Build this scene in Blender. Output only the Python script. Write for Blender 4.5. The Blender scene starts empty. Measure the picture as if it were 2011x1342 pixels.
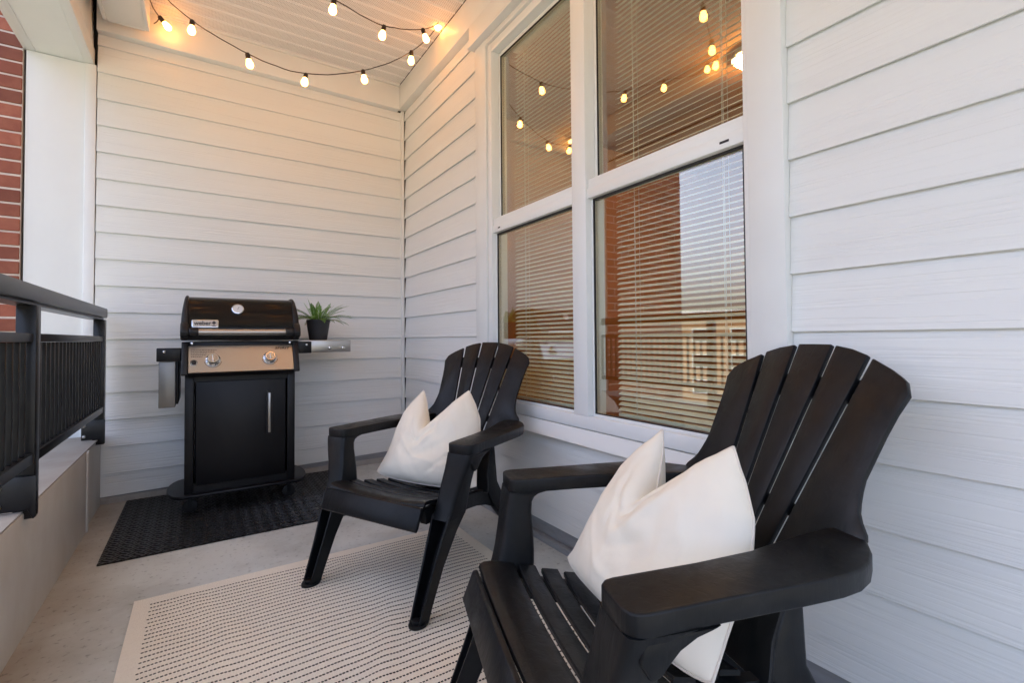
import bpy, bmesh, math, random
from mathutils import Vector, Matrix, noise
R = math.radians
random.seed(7)
S = bpy.context.scene
COL = S.collection

# ------------------------------------------------------------------ camera
PX, PY, PZ = -1.3026, -3.5081, 0.9186
YAW, PITCH, ROLL = 0.5792, 0.0226, -0.0075
fwd = Vector((math.sin(YAW)*math.cos(PITCH), math.cos(YAW)*math.cos(PITCH), math.sin(PITCH)))
rt = Vector((math.cos(YAW), -math.sin(YAW), 0))
up = rt.cross(fwd)
c_, s_ = math.cos(ROLL), math.sin(ROLL)
cx, cy = c_*rt + s_*up, -s_*rt + c_*up
cam = bpy.data.cameras.new('camera')
co = bpy.data.objects.new('camera', cam); COL.objects.link(co)
co.matrix_world = Matrix(((cx.x, cy.x, -fwd.x, PX), (cx.y, cy.y, -fwd.y, PY), (cx.z, cy.z, -fwd.z, PZ), (0, 0, 0, 1)))
cam.sensor_fit = 'HORIZONTAL'; cam.sensor_width = 36.0
cam.lens = 36.0*932.65/2011
cam.shift_y = -27.36/2011
cam.clip_start = 0.02; cam.clip_end = 3000
S.camera = co

# ------------------------------------------------------------------ world, sun, exposure
SUN_EL, SUN_AZ = R(58), R(35)           # azimuth from +Y: the sun stands behind the end wall and the brick
w = bpy.data.worlds.new('World'); S.world = w; w.use_nodes = True
wn = w.node_tree.nodes; wl = w.node_tree.links
bg = wn['Background']
sky = wn.new('ShaderNodeTexSky'); sky.sky_type = 'NISHITA'; sky.sun_disc = False
sky.sun_elevation = SUN_EL; sky.sun_rotation = SUN_AZ % (2*math.pi)
sky.air_density = 0.48; sky.dust_density = 9.0; sky.ozone_density = 0.0
wl.new(sky.outputs[0], bg.inputs[0]); bg.inputs[1].default_value = 0.15
sun = bpy.data.lights.new('sun', 'SUN'); sun.energy = 0.8; sun.angle = R(12); sun.color = (1, .95, .88)
so = bpy.data.objects.new('sun', sun); COL.objects.link(so)
sd = Vector((math.sin(SUN_AZ)*math.cos(SUN_EL), math.cos(SUN_AZ)*math.cos(SUN_EL), math.sin(SUN_EL)))
so.rotation_euler = sd.to_track_quat('Z', 'Y').to_euler(); so.location = (8, 6, 12)
S.view_settings.view_transform = 'Standard'; S.view_settings.look = 'None'
S.view_settings.exposure = 3.25; S.view_settings.gamma = 1.0
S.render.engine = 'CYCLES'
S.cycles.use_denoising = True
S.cycles.max_bounces = 10; S.cycles.diffuse_bounces = 6; S.cycles.transparent_max_bounces = 12
S.cycles.sample_clamp_indirect = 6.0

# ------------------------------------------------------------------ materials
def mat(name, col, rough=.5, metal=0.0, spec=.5, bump=None, vary=None, coat=0.0, wear=0.0):
    """bump=(kind, scale xyz, strength, distance); vary=(scale xyz, amount, second colour)"""
    m = bpy.data.materials.new(name); m.use_nodes = True
    n, l = m.node_tree.nodes, m.node_tree.links
    p = n['Principled BSDF']
    p.inputs['Base Color'].default_value = (*col, 1); p.inputs['Roughness'].default_value = rough
    p.inputs['Metallic'].default_value = metal; p.inputs['Specular IOR Level'].default_value = spec
    p.inputs['Coat Weight'].default_value = coat
    tc = n.new('ShaderNodeTexCoord'); oi = n.new('ShaderNodeObjectInfo')
    add = n.new('ShaderNodeVectorMath'); add.operation = 'MULTIPLY_ADD'
    cmb = n.new('ShaderNodeCombineXYZ')
    for i in range(3): l.new(oi.outputs['Random'], cmb.inputs[i])
    l.new(cmb.outputs[0], add.inputs[0]); add.inputs[1].default_value = (13.7, 9.1, 17.3)
    l.new(tc.outputs['Object'], add.inputs[2])
    V = add.outputs[0]
    if vary:
        mp = n.new('ShaderNodeMapping'); mp.inputs['Scale'].default_value = vary[0]; l.new(V, mp.inputs[0])
        nz = n.new('ShaderNodeTexNoise'); nz.inputs['Scale'].default_value = 1; nz.inputs['Detail'].default_value = 6
        nz.inputs['Roughness'].default_value = .62
        l.new(mp.outputs[0], nz.inputs['Vector'])
        rp = n.new('ShaderNodeValToRGB'); rp.color_ramp.elements[0].position = .42; rp.color_ramp.elements[1].position = .68
        rp.color_ramp.elements[0].color = (*col, 1)
        b = vary[2]; a = vary[1]
        rp.color_ramp.elements[1].color = (*[col[i]*(1-a)+b[i]*a for i in range(3)], 1)
        l.new(nz.outputs['Fac'], rp.inputs[0]); l.new(rp.outputs[0], p.inputs['Base Color'])
    if bump:
        kind, sc, st, di = bump
        mp = n.new('ShaderNodeMapping'); mp.inputs['Scale'].default_value = sc; l.new(V, mp.inputs[0])
        if kind == 'noise':
            t = n.new('ShaderNodeTexNoise'); t.inputs['Scale'].default_value = 1; t.inputs['Detail'].default_value = 5
            l.new(mp.outputs[0], t.inputs['Vector']); h = t.outputs['Fac']
        elif kind == 'grain':
            t = n.new('ShaderNodeTexNoise'); t.inputs['Scale'].default_value = 1; t.inputs['Detail'].default_value = 4
            t.inputs['Distortion'].default_value = .8
            l.new(mp.outputs[0], t.inputs['Vector'])
            rp = n.new('ShaderNodeValToRGB'); e = rp.color_ramp.elements
            e[0].position = .36; e[0].color = (0, 0, 0, 1); e[1].position = .50; e[1].color = (1, 1, 1, 1)
            l.new(t.outputs['Fac'], rp.inputs[0]); h = rp.outputs[0]
        elif kind == 'voronoi':
            t = n.new('ShaderNodeTexVoronoi'); t.inputs['Scale'].default_value = 1
            l.new(mp.outputs[0], t.inputs['Vector']); h = t.outputs['Distance']
        bp = n.new('ShaderNodeBump'); bp.inputs['Strength'].default_value = st; bp.inputs['Distance'].default_value = di
        if wear:
            wz = n.new('ShaderNodeTexNoise'); wz.inputs['Scale'].default_value = 7; wz.inputs['Detail'].default_value = 9; wz.inputs['Roughness'].default_value = .7; wz.inputs['Distortion'].default_value = 1.2
            l.new(V, wz.inputs['Vector']); wr2 = n.new('ShaderNodeMapRange'); wr2.inputs['From Min'].default_value = .35; wr2.inputs['From Max'].default_value = .68
            wr2.inputs['To Min'].default_value = rough-wear; wr2.inputs['To Max'].default_value = rough+wear; l.new(wz.outputs['Fac'], wr2.inputs[0]); l.new(wr2.outputs[0], p.inputs['Roughness'])
        l.new(h, bp.inputs['Height']); l.new(bp.outputs[0], p.inputs['Normal'])
    return m

def emis(name, col, st):
    m = bpy.data.materials.new(name); m.use_nodes = True
    n = m.node_tree.nodes; p = n['Principled BSDF']
    p.inputs['Base Color'].default_value = (.9, .85, .75, 1)
    p.inputs['Emission Color'].default_value = (*col, 1); p.inputs['Emission Strength'].default_value = st
    return m

WHITE = (.775, .795, .77)
M = {}
M['siding_x'] = mat('siding paint, grain along x', WHITE, .48, bump=('grain', (1.5, 30, 80), .42, .0018), vary=((1.2, 3, 5), .10, (.62, .60, .56)))
M['siding_y'] = mat('siding paint, grain along y', WHITE, .48, bump=('grain', (30, 1.5, 80), .42, .0018), vary=((3, 1.2, 5), .10, (.62, .60, .56)))
M['trim'] = mat('white trim paint', (.775, .795, .77), .45, bump=('noise', (60, 60, 60), .08, .001), vary=((5, 5, 5), .12, (.62, .60, .56)))
M['panel'] = mat('white panel paint', (.78, .80, .78), .55, bump=('noise', (160, 160, 12), .1, .001), vary=((4, 4, 2), .12, (.6, .59, .56)))
M['vinyl'] = mat('white window vinyl', (.80, .82, .80), .32)
M['gasket'] = mat('dark gasket', (.015, .015, .015), .6)
M['groove'] = mat('dark groove', (.02, .019, .018), .9)
M['flash'] = mat('metal flashing', (.30, .31, .32), .55, bump=('noise', (30, 30, 30), .1, .001), vary=((6, 6, 30), .5, (.16, .15, .14)))
M['concrete_lip'] = mat('concrete lip', (.42, .40, .37), .85, bump=('noise', (40, 40, 40), .3, .003), vary=((7, 7, 7), .5, (.25, .22, .18)))
M['parapet'] = mat('parapet paint', (.60, .595, .56), .75, bump=('noise', (40, 40, 25), .12, .002), vary=((3, 3, 2), .45, (.42, .38, .32)))
M['cap'] = mat('cap darkened against sky light', (.32, .31, .285), .8, bump=('noise', (40, 40, 40), .2, .002), vary=((5, 5, 5), .5, (.22, .20, .17)))  # colour lowered below the wall's to cancel sky light on the top face
M['rail'] = mat('black powder coat', (.006, .006, .0063), .32, spec=.4, bump=('noise', (350, 350, 350), .08, .0004), vary=((12, 12, 12), .5, (.022, .022, .022)))
M['bolt'] = mat('zinc bolt', (.45, .44, .42), .4, metal=1)
M['brick'] = None
M['mortar'] = mat('mortar', (.66, .58, .50), .9, bump=('noise', (120, 120, 120), .4, .002), vary=((20, 20, 20), .4, (.38, .33, .28)))
M['plastic'] = mat('black resin', (.0036, .0048, .0060), .42, spec=.28, bump=('grain', (60, 60, 7), .24, .0008), vary=((14, 14, 14), .7, (.0105, .0118, .0130)), wear=.13)
M['pillow'] = mat('ivory linen', (.87, .815, .68), .9, spec=.2, bump=('noise', (17, 17, 17), .22, .010), vary=((8, 8, 8), .15, (.74, .68, .58)))
M['seam'] = mat('ivory piping', (.76, .70, .60), .9, spec=.2)
M['enamel'] = mat('black lid enamel', (.005, .0052, .0055), .15, spec=.26, bump=('noise', (9, 9, 9), .06, .003))
M['cast'] = mat('black cast aluminium', (.010, .010, .0105), .45, spec=.4, bump=('noise', (300, 300, 300), .1, .0004))
M['cart'] = mat('black painted steel', (.0045, .0046, .0055), .40, spec=.35)
M['steel'] = mat('brushed stainless', (.50, .48, .45), .30, metal=1, bump=('noise', (3, 500, 500), .12, .0004))
M['steel_dull'] = mat('dull stainless', (.27, .265, .25), .42, metal=1, bump=('noise', (500, 500, 3), .12, .0004))
M['chrome'] = mat('polished chrome', (.75, .75, .75), .14, metal=1)
M['dial'] = mat('gauge face', (.72, .71, .68), .4)
M['ink'] = mat('black ink', (.012, .012, .012), .5)
M['rubber_black'] = mat('castor rubber', (.012, .012, .012), .6)
M['pot'] = mat('charcoal pot', (.030, .030, .033), .6)
M['soil'] = mat('soil', (.02, .015, .01), .95)
M['fern'] = mat('fern leaf', (.11, .25, .03), .5, vary=((30, 30, 30), .7, (.27, .43, .09)))
M['cord'] = mat('brown black cable', (.018, .012, .009), .5)
M['bulb'] = emis('glowing bulb', (1.0, .34, .06), 3.9)
M['slat'] = mat('blind slat', (.82, .83, .71), .5)
M['cordw'] = mat('white cord', (.75, .75, .68), .7)
M['room'] = mat('interior wall', (.46, .24, .085), .8)
M['wood'] = mat('interior floor wood', (.20, .10, .045), .5)
M['shade'] = emis('lit lamp shade', (1.0, .50, .17), 22.0)
M['lampbulb'] = emis('lamp bulb', (1.0, .50, .18), 130.0)
M['thread'] = mat('black yarn', (.018, .017, .017), .95)

def brick_mat():
    m = mat('red brick', (.25, .075, .045), .85, bump=('noise', (70, 70, 70), .35, .003), vary=((9, 9, 9), .6, (.36, .13, .075)))
    n, l = m.node_tree.nodes, m.node_tree.links; p = n['Principled BSDF']
    src = p.inputs['Base Color'].links[0].from_socket
    oi = [x for x in n if x.type == 'OBJECT_INFO'][0]
    mr = n.new('ShaderNodeMapRange'); mr.inputs['To Min'].default_value = .62; mr.inputs['To Max'].default_value = 1.25; l.new(oi.outputs['Random'], mr.inputs[0])
    hs = n.new('ShaderNodeHueSaturation'); l.new(mr.outputs[0], hs.inputs['Value']); l.new(src, hs.inputs['Color']); l.new(hs.outputs[0], p.inputs['Base Color'])
    return m
M['brick'] = brick_mat()

def concrete():
    m = mat('concrete slab', (.47, .46, .44), .62, bump=('noise', (35, 35, 35), .12, .002))
    n, l = m.node_tree.nodes, m.node_tree.links; p = n['Principled BSDF']
    tc = n.new('ShaderNodeTexCoord')
    a = n.new('ShaderNodeTexNoise'); a.inputs['Scale'].default_value = 2.2; a.inputs['Detail'].default_value = 8; a.inputs['Roughness'].default_value = .65
    b = n.new('ShaderNodeTexNoise'); b.inputs['Scale'].default_value = 55; b.inputs['Detail'].default_value = 3
    l.new(tc.outputs['Object'], a.inputs['Vector']); l.new(tc.outputs['Object'], b.inputs['Vector'])
    ra = n.new('ShaderNodeValToRGB'); e = ra.color_ramp.elements
    e[0].position = .30; e[0].color = (.38, .385, .355, 1); e[1].position = .58; e[1].color = (.60, .625, .60, 1)
    l.new(a.outputs['Fac'], ra.inputs[0])
    # brown run-off stain that lies along the low wall
    sx = n.new('ShaderNodeSeparateXYZ'); l.new(tc.outputs['Object'], sx.inputs[0])
    mr = n.new('ShaderNodeMapRange'); mr.inputs['From Min'].default_value = -1.50; mr.inputs['From Max'].default_value = -1.76
    l.new(sx.outputs['X'], mr.inputs[0])
    nz = n.new('ShaderNodeTexNoise'); nz.inputs['Scale'].default_value = 4; nz.inputs['Detail'].default_value = 6
    l.new(tc.outputs['Object'], nz.inputs['Vector'])
    mu = n.new('ShaderNodeMath'); mu.operation = 'MULTIPLY'; l.new(mr.outputs[0], mu.inputs[0]); l.new(nz.outputs['Fac'], mu.inputs[1])
    mu2 = n.new('ShaderNodeMath'); mu2.operation = 'MULTIPLY'; mu2.use_clamp = True; mu2.inputs[1].default_value = 1.25; l.new(mu.outputs[0], mu2.inputs[0])
    mx = n.new('ShaderNodeMixRGB'); mx.inputs[2].default_value = (.30, .225, .155, 1); l.new(mu2.outputs[0], mx.inputs[0]); l.new(ra.outputs[0], mx.inputs[1])
    rb = n.new('ShaderNodeValToRGB'); e = rb.color_ramp.elements
    e[0].position = .28; e[0].color = (.55, .55, .55, 1); e[1].position = .40; e[1].color = (1, 1, 1, 1)
    l.new(b.outputs['Fac'], rb.inputs[0])
    m2 = n.new('ShaderNodeMixRGB'); m2.blend_type = 'MULTIPLY'; m2.inputs[0].default_value = .85
    l.new(mx.outputs[0], m2.inputs[1]); l.new(rb.outputs[0], m2.inputs[2]); l.new(m2.outputs[0], p.inputs['Base Color'])
    return m
M['concrete'] = concrete()

def soffit_mat():
    m = mat('perforated soffit', (.80, .79, .77), .5)
    n, l = m.node_tree.nodes, m.node_tree.links; p = n['Principled BSDF']
    tc = n.new('ShaderNodeTexCoord'); mp = n.new('ShaderNodeMapping'); mp.inputs['Rotation'].default_value = (0, 0, R(45))
    mp.inputs['Scale'].default_value = (100, 100, 100); l.new(tc.outputs['Object'], mp.inputs[0])
    fr = n.new('ShaderNodeVectorMath'); fr.operation = 'FRACTION'; l.new(mp.outputs[0], fr.inputs[0])
    sb = n.new('ShaderNodeVectorMath'); sb.operation = 'SUBTRACT'; sb.inputs[1].default_value = (.5, .5, 0); l.new(fr.outputs[0], sb.inputs[0])
    sx = n.new('ShaderNodeSeparateXYZ'); l.new(sb.outputs[0], sx.inputs[0])
    cm = n.new('ShaderNodeCombineXYZ'); l.new(sx.outputs[0], cm.inputs[0]); l.new(sx.outputs[1], cm.inputs[1])
    ln = n.new('ShaderNodeVectorMath'); ln.operation = 'LENGTH'; l.new(cm.outputs[0], ln.inputs[0])
    lt = n.new('ShaderNodeMath'); lt.operation = 'LESS_THAN'; lt.inputs[1].default_value = .22; l.new(ln.outputs['Value'], lt.inputs[0])
    mx = n.new('ShaderNodeMixRGB'); mx.inputs[1].default_value = (.80, .79, .77, 1); mx.inputs[2].default_value = (.16, .14, .12, 1)
    l.new(lt.outputs[0], mx.inputs[0]); l.new(mx.outputs[0], p.inputs['Base Color'])
    return m
M['soffit_perf'] = soffit_mat()
M['soffit'] = mat('solid soffit vinyl', (.80, .79, .77), .5)

def rubber_mat():
    m = mat('ribbed rubber', (.012, .012, .0125), .33)
    n, l = m.node_tree.nodes, m.node_tree.links; p = n['Principled BSDF']
    tc = n.new('ShaderNodeTexCoord'); mp = n.new('ShaderNodeMapping'); mp.inputs['Rotation'].default_value = (0, 0, R(45)); l.new(tc.outputs['Object'], mp.inputs[0])
    ck = n.new('ShaderNodeTexChecker'); ck.inputs['Scale'].default_value = 27; l.new(mp.outputs[0], ck.inputs['Vector'])
    wv_ = []
    for ax in ('X', 'Y'):
        q = n.new('ShaderNodeTexWave'); q.bands_direction = ax; q.inputs['Scale'].default_value = 17; q.inputs['Distortion'].default_value = .4; l.new(mp.outputs[0], q.inputs['Vector']); wv_.append(q)
    bk = n.new('ShaderNodeMixRGB'); l.new(ck.outputs['Fac'], bk.inputs[0]); l.new(wv_[0].outputs['Color'], bk.inputs[1]); l.new(wv_[1].outputs['Color'], bk.inputs[2])
    bp = n.new('ShaderNodeBump'); bp.inputs['Strength'].default_value = 1.0; bp.inputs['Distance'].default_value = .012
    l.new(bk.outputs['Color'], bp.inputs['Height']); l.new(bp.outputs[0], p.inputs['Normal'])
    nz = n.new('ShaderNodeTexNoise'); nz.inputs['Scale'].default_value = 5; nz.inputs['Detail'].default_value = 8; l.new(tc.outputs['Object'], nz.inputs['Vector'])
    rp = n.new('ShaderNodeValToRGB'); e = rp.color_ramp.elements; e[0].position = .45; e[0].color = (.010, .010, .0105, 1); e[1].position = .75; e[1].color = (.040, .039, .038, 1)
    l.new(nz.outputs['Fac'], rp.inputs[0])
    mxb = n.new('ShaderNodeMixRGB'); mxb.inputs[1].default_value = (.003, .003, .003, 1); l.new(bk.outputs['Color'], mxb.inputs[0]); l.new(rp.outputs[0], mxb.inputs[2])  # groove shade put into the colour, ridges lighter, so the relief shows
    l.new(mxb.outputs[0], p.inputs['Base Color'])
    return m
M['rubber'] = rubber_mat()
M['rug'] = mat('woven cotton rug', (.80, .745, .635), .95, spec=.15, bump=('noise', (260, 110, 260), .5, .0022), vary=((40, 200, 40), .25, (.64, .58, .50)))

def glass_mat():
    m = bpy.data.materials.new('double glazing'); m.use_nodes = True
    n, l = m.node_tree.nodes, m.node_tree.links
    for x in list(n):
        if x.type != 'OUTPUT_MATERIAL': n.remove(x)
    out = [x for x in n if x.type == 'OUTPUT_MATERIAL'][0]
    tr = n.new('ShaderNodeBsdfTransparent'); tr.inputs[0].default_value = (.955, .985, .945, 1)
    gl = n.new('ShaderNodeBsdfGlossy'); gl.inputs['Roughness'].default_value = 0.0; gl.inputs[0].default_value = (.97, 1, .98, 1)
    fr = n.new('ShaderNodeFresnel')
    ge = n.new('ShaderNodeNewGeometry'); io = n.new('ShaderNodeMapRange'); io.inputs['To Min'].default_value = 1.52; io.inputs['To Max'].default_value = 1/1.52
    l.new(ge.outputs['Backfacing'], io.inputs[0]); l.new(io.outputs[0], fr.inputs[0])
    mu = n.new('ShaderNodeMath'); mu.operation = 'MULTIPLY'; mu.use_clamp = True; mu.inputs[1].default_value = 2.5; l.new(fr.outputs[0], mu.inputs[0])
    mx = n.new('ShaderNodeMixShader'); l.new(mu.outputs[0], mx.inputs[0]); l.new(tr.outputs[0], mx.inputs[1]); l.new(gl.outputs[0], mx.inputs[2])
    l.new(mx.outputs[0], out.inputs[0])
    return m
M['glass'] = glass_mat()

# ------------------------------------------------------------------ mesh helpers
def mesh(verts, faces, smooth=False, name='mesh'):
    me = bpy.data.meshes.new(name); me.from_pydata([tuple(v) for v in verts], [], faces)
    bm = bmesh.new(); bm.from_mesh(me); bmesh.ops.recalc_face_normals(bm, faces=bm.faces); bm.to_mesh(me); bm.free()
    if smooth:
        for f in me.polygons: f.use_smooth = True
    me.update(); return me
def obj(name, me, m, parent=None, loc=None, rot=None):
    o = bpy.data.objects.new(name, me); COL.objects.link(o)
    if m is not None:
        if len(me.materials) == 0: me.materials.append(M[m] if isinstance(m, str) else m)
    if parent: o.parent = parent
    if loc: o.location = loc
    if rot: o.rotation_euler = rot
    return o
def tag(o, label, cat, group=None):
    o['label'] = label; o['category'] = cat
    if group: o['group'] = group
    return o
def thing(name, label, cat, loc=(0, 0, 0), rz=0, group=None):
    o = bpy.data.objects.new(name, None); COL.objects.link(o); o.location = loc; o.rotation_euler = (0, 0, rz)
    o.empty_display_size = .1
    return tag(o, label, cat, group)
def bevel_mesh(me, wdt, seg=2, ang=30):
    bm = bmesh.new(); bm.from_mesh(me)
    es = [e for e in bm.edges if len(e.link_faces) == 2 and e.calc_face_angle(0) > R(ang)]
    if es: bmesh.ops.bevel(bm, geom=es, offset=wdt, segments=seg, affect='EDGES', profile=.5, clamp_overlap=True)
    bm.to_mesh(me); bm.free()
    me.update(); return me
def sm(me, ang=40):
    for f in me.polygons: f.use_smooth = True
    try: me.set_sharp_from_angle(angle=R(ang))
    except Exception: pass
    return me
def box(x0, x1, y0, y1, z0, z1, bev=0, seg=2):
    v = [(x, y, z) for z in (z0, z1) for y in (y0, y1) for x in (x0, x1)]
    me = mesh(v, [(0, 2, 3, 1), (4, 5, 7, 6), (0, 1, 5, 4), (2, 6, 7, 3), (0, 4, 6, 2), (1, 3, 7, 5)])
    if bev: bevel_mesh(me, bev, seg); sm(me)
    return me
def prism(poly, a0, a1, axis='z', bev=0, seg=2):
    """extrude a 2D polygon; axis z: poly=(x,y); axis x: poly=(y,z); axis y: poly=(x,z)"""
    def p3(p, a): return {'z': (p[0], p[1], a), 'x': (a, p[0], p[1]), 'y': (p[0], a, p[1])}[axis]
    n = len(poly)
    v = [p3(p, a0) for p in poly]+[p3(p, a1) for p in poly]
    f = [tuple(range(n-1, -1, -1)), tuple(range(n, 2*n))]+[(i, (i+1) % n, n+(i+1) % n, n+i) for i in range(n)]
    me = mesh(v, f)
    if bev: bevel_mesh(me, bev, seg); sm(me)
    return me
def loft(secs, caps=True, smooth=True, ang=40):
    n = len(secs[0]); v = [p for s in secs for p in s]; f = []
    for k in range(len(secs)-1):
        for i in range(n):
            j = (i+1) % n; f.append((k*n+i, k*n+j, (k+1)*n+j, (k+1)*n+i))
    if caps: f += [tuple(range(n-1, -1, -1)), tuple(range((len(secs)-1)*n, len(secs)*n))]
    me = mesh(v, f)
    return sm(me, ang) if smooth else me
def tube(pts, r, n=8, caps=True):
    pts = [Vector(p) for p in pts]; secs = []; ref = None
    for i, p in enumerate(pts):
        t = (pts[min(i+1, len(pts)-1)]-pts[max(i-1, 0)]).normalized()
        if ref is None: ref = t.orthogonal().normalized()
        ref = (ref-t*ref.dot(t)).normalized(); b = t.cross(ref)
        rr = r[i] if isinstance(r, (list, tuple)) else r
        secs.append([p+rr*(math.cos(2*math.pi*k/n)*ref+math.sin(2*math.pi*k/n)*b) for k in range(n)])
    return loft(secs, caps, ang=60)
def lathe(prof, n=28, axis='z', center=(0, 0, 0)):
    secs = []
    for r, h in prof:
        ring = []
        for k in range(n):
            a = 2*math.pi*k/n; x, y = r*math.cos(a), r*math.sin(a)
            q = {'z': (x, y, h), 'y': (x, h, y), 'x': (h, x, y)}[axis]
            ring.append((q[0]+center[0], q[1]+center[1], q[2]+center[2]))
        secs.append(ring)
    return loft(secs, True, ang=35)
def join(meshes):
    bm = bmesh.new()
    for me in meshes: bm.from_mesh(me)
    out = bpy.data.meshes.new('mesh'); bm.to_mesh(out); bm.free()
    return out
def text_mesh(txt, size, depth=.0008):
    cu = bpy.data.curves.new('lettering', 'FONT'); cu.body = txt; cu.size = size; cu.extrude = depth; cu.offset = size*.022; cu.align_x = 'CENTER'; cu.align_y = 'CENTER'
    o = bpy.data.objects.new('lettering', cu); COL.objects.link(o)
    bpy.context.view_layer.update()
    me = bpy.data.meshes.new_from_object(o.evaluated_get(bpy.context.evaluated_depsgraph_get()))
    bpy.data.objects.remove(o); bpy.data.curves.remove(cu)
    return me

FZ = 0.0
LAP = .1524
def lapz(i): return .93-(i-11)*LAP

# ------------------------------------------------------------------ ground and balcony floor
g = obj('ground', mesh([(-900, -900, -7), (900, -900, -7), (900, 900, -7), (-900, 900, -7)], [(0, 1, 2, 3)]), mat('street ground', (.09, .095, .07), .9, vary=((.02, .02, .02), .8, (.06, .06, .06))))
g['kind'] = 'structure'
NEAR = -4.3
fl = obj('balcony_floor', box(-2.0, .25, NEAR, .12, -.22, 0), 'concrete'); fl['kind'] = 'structure'

# ------------------------------------------------------------------ lap siding
def plank_x(x0, x1, zb0, zb1, zt):
    """board on the end wall; proud lower edge at y=0, upper edge tucked behind the next board"""
    th = .006; k = .0
    def sec(x, zb):
        yb = 0.0+k*max(0, (zb-(zt-LAP-.028)) - 0)*0
        return [(x, 0, zb), (x, .0128*((zt-zb)/(LAP+.028)), zt), (x, .0128+th, zt), (x, th, zb)]
    return loft([sec(x0, zb0), sec(x1, zb1)], smooth=False)
def plank_y(y0, y1, zb, zt):
    th = .006
    def sec(y): return [(0, y, zb), (.0128*((zt-zb)/(LAP+.028)), y, zt), (.0128+th, y, zt), (th, y, zb)]
    return loft([sec(y0), sec(y1)], smooth=False)

wb = thing('siding_wall', 'white lap siding end wall behind the grill', 'wall')
XL = -1.806
for i in range(-1, 17):
    z = lapz(i)
    if i < 0: continue
    obj('plank', bevel_mesh(plank_x(XL, -.012, z, z, z+LAP+.028 if i > 0 else 2.661), .0012, 1), 'siding_x', wb)
obj('plank', bevel_mesh(plank_x(XL, -.012, .041, .082, lapz(16)+.028), .0012, 1), 'siding_x', wb)
obj('sheathing', box(XL-.01, .3, .03, .12, 0, 3.1), 'groove', wb)
obj('corner_trim', box(-.022, -.002, -.022, .02, .03, 2.68, .003), 'trim', wb)
obj('sheathing', box(-2.12, -1.79, .033, .122, 2.489, 3.1), 'groove', wb)
obj('frieze_board', box(XL, -.046, -.045, .02, 2.674, 2.848, .003), 'trim', wb)
obj('reveal', box(XL, -.012, .008, .03, 2.661, 2.6735), 'trim', wb)
obj('ceiling_channel', box(XL, -.047, -.054, .02, 2.8485, 2.862, .002), 'trim', wb)
obj('flashing', box(XL, -.004, .010, .029, .036, .10), 'flash', wb)
obj('concrete_lip', box(XL, -.004, .004, .0295, -.01, .0355, .003), 'concrete_lip', wb)

wr = thing('siding_wall', 'long white lap siding house wall with the big window', 'wall')
WL, WR_ = -1.182, -2.862       # outer edges of the window casing
for i in range(-1, 17):
    z = lapz(i); zt = z+LAP+.028
    if z > .42:
        if i >= 0: obj('plank', bevel_mesh(plank_y(WL, -.012, z, zt if i else 2.668), .0012, 1), 'siding_y', wr)
        obj('plank', bevel_mesh(plank_y(NEAR, WR_, z, zt), .0012, 1), 'siding_y', wr)
    else:
        obj('plank', bevel_mesh(plank_y(NEAR, -.012, z, min(zt, .50)), .0012, 1), 'siding_y', wr)
obj('plank', bevel_mesh(plank_y(NEAR, -.012, .089, lapz(16)+.028), .0012, 1), 'siding_y', wr)
for a in ((NEAR, -2.83, 0, 3.1), (-1.25, .02, 0, 3.1)):
    obj('sheathing', box(.026, .10, a[0], a[1], a[2], a[3]), 'groove', wr)
obj('sheathing', box(.022, .10, -2.829, -1.251, 0, .54), 'groove', wr)
obj('sheathing', box(.022, .10, -2.829, -1.251, 2.56, 3.1), 'groove', wr)
obj('frieze_board', box(-.045, .02, NEAR, -.001, 2.682, 2.862, .003), 'trim', wr)
obj('reveal', box(.008, .02, WL+.002, -.012, 2.668, 2.6815), 'trim', wr)
obj('flashing', box(.010, .0215, NEAR, -.002, .03, .11), 'flash', wr)
obj('concrete_lip', box(-.012, .0212, NEAR, -.002, -.01, .028, .003), 'flash', wr)
# casing round the window
obj('casing_board', box(-.020, .021, WL-.118, WL, .55, 2.56, .003), 'trim', wr)
obj('casing_board', box(-.020, .021, WR_, WR_+.098, .485, 2.56, .003), 'trim', wr)
obj('head_casing', box(-.050, .021, WR_-.012, WL+.012, 2.562, 2.6815, .003), 'trim', wr)
obj('drip_cap', box(-.062, .0205, WR_-.014, WL+.014, 2.546, 2.5605, .002), 'trim', wr)
obj('head_strip', box(-.020, .0203, WR_+.098, WL-.118, 2.515, 2.5455, .002), 'trim', wr)
obj('sill_board', prism([(-.034, .489), (.021, .489), (.021, .548), (-.012, .548), (-.020, .525), (-.028, .505)], WR_+.099, WL, 'y' if False else 'y', .002), 'trim', wr) if False else None
sill = loft([[(-.036, y, .490), (.0205, y, .490), (.0205, y, .548), (-.012, y, .548), (-.020, y, .527), (-.030, y, .508)] for y in (WR_+.099, WL)], smooth=True, ang=25)
obj('sill_board', sill, 'trim', wr)

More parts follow.
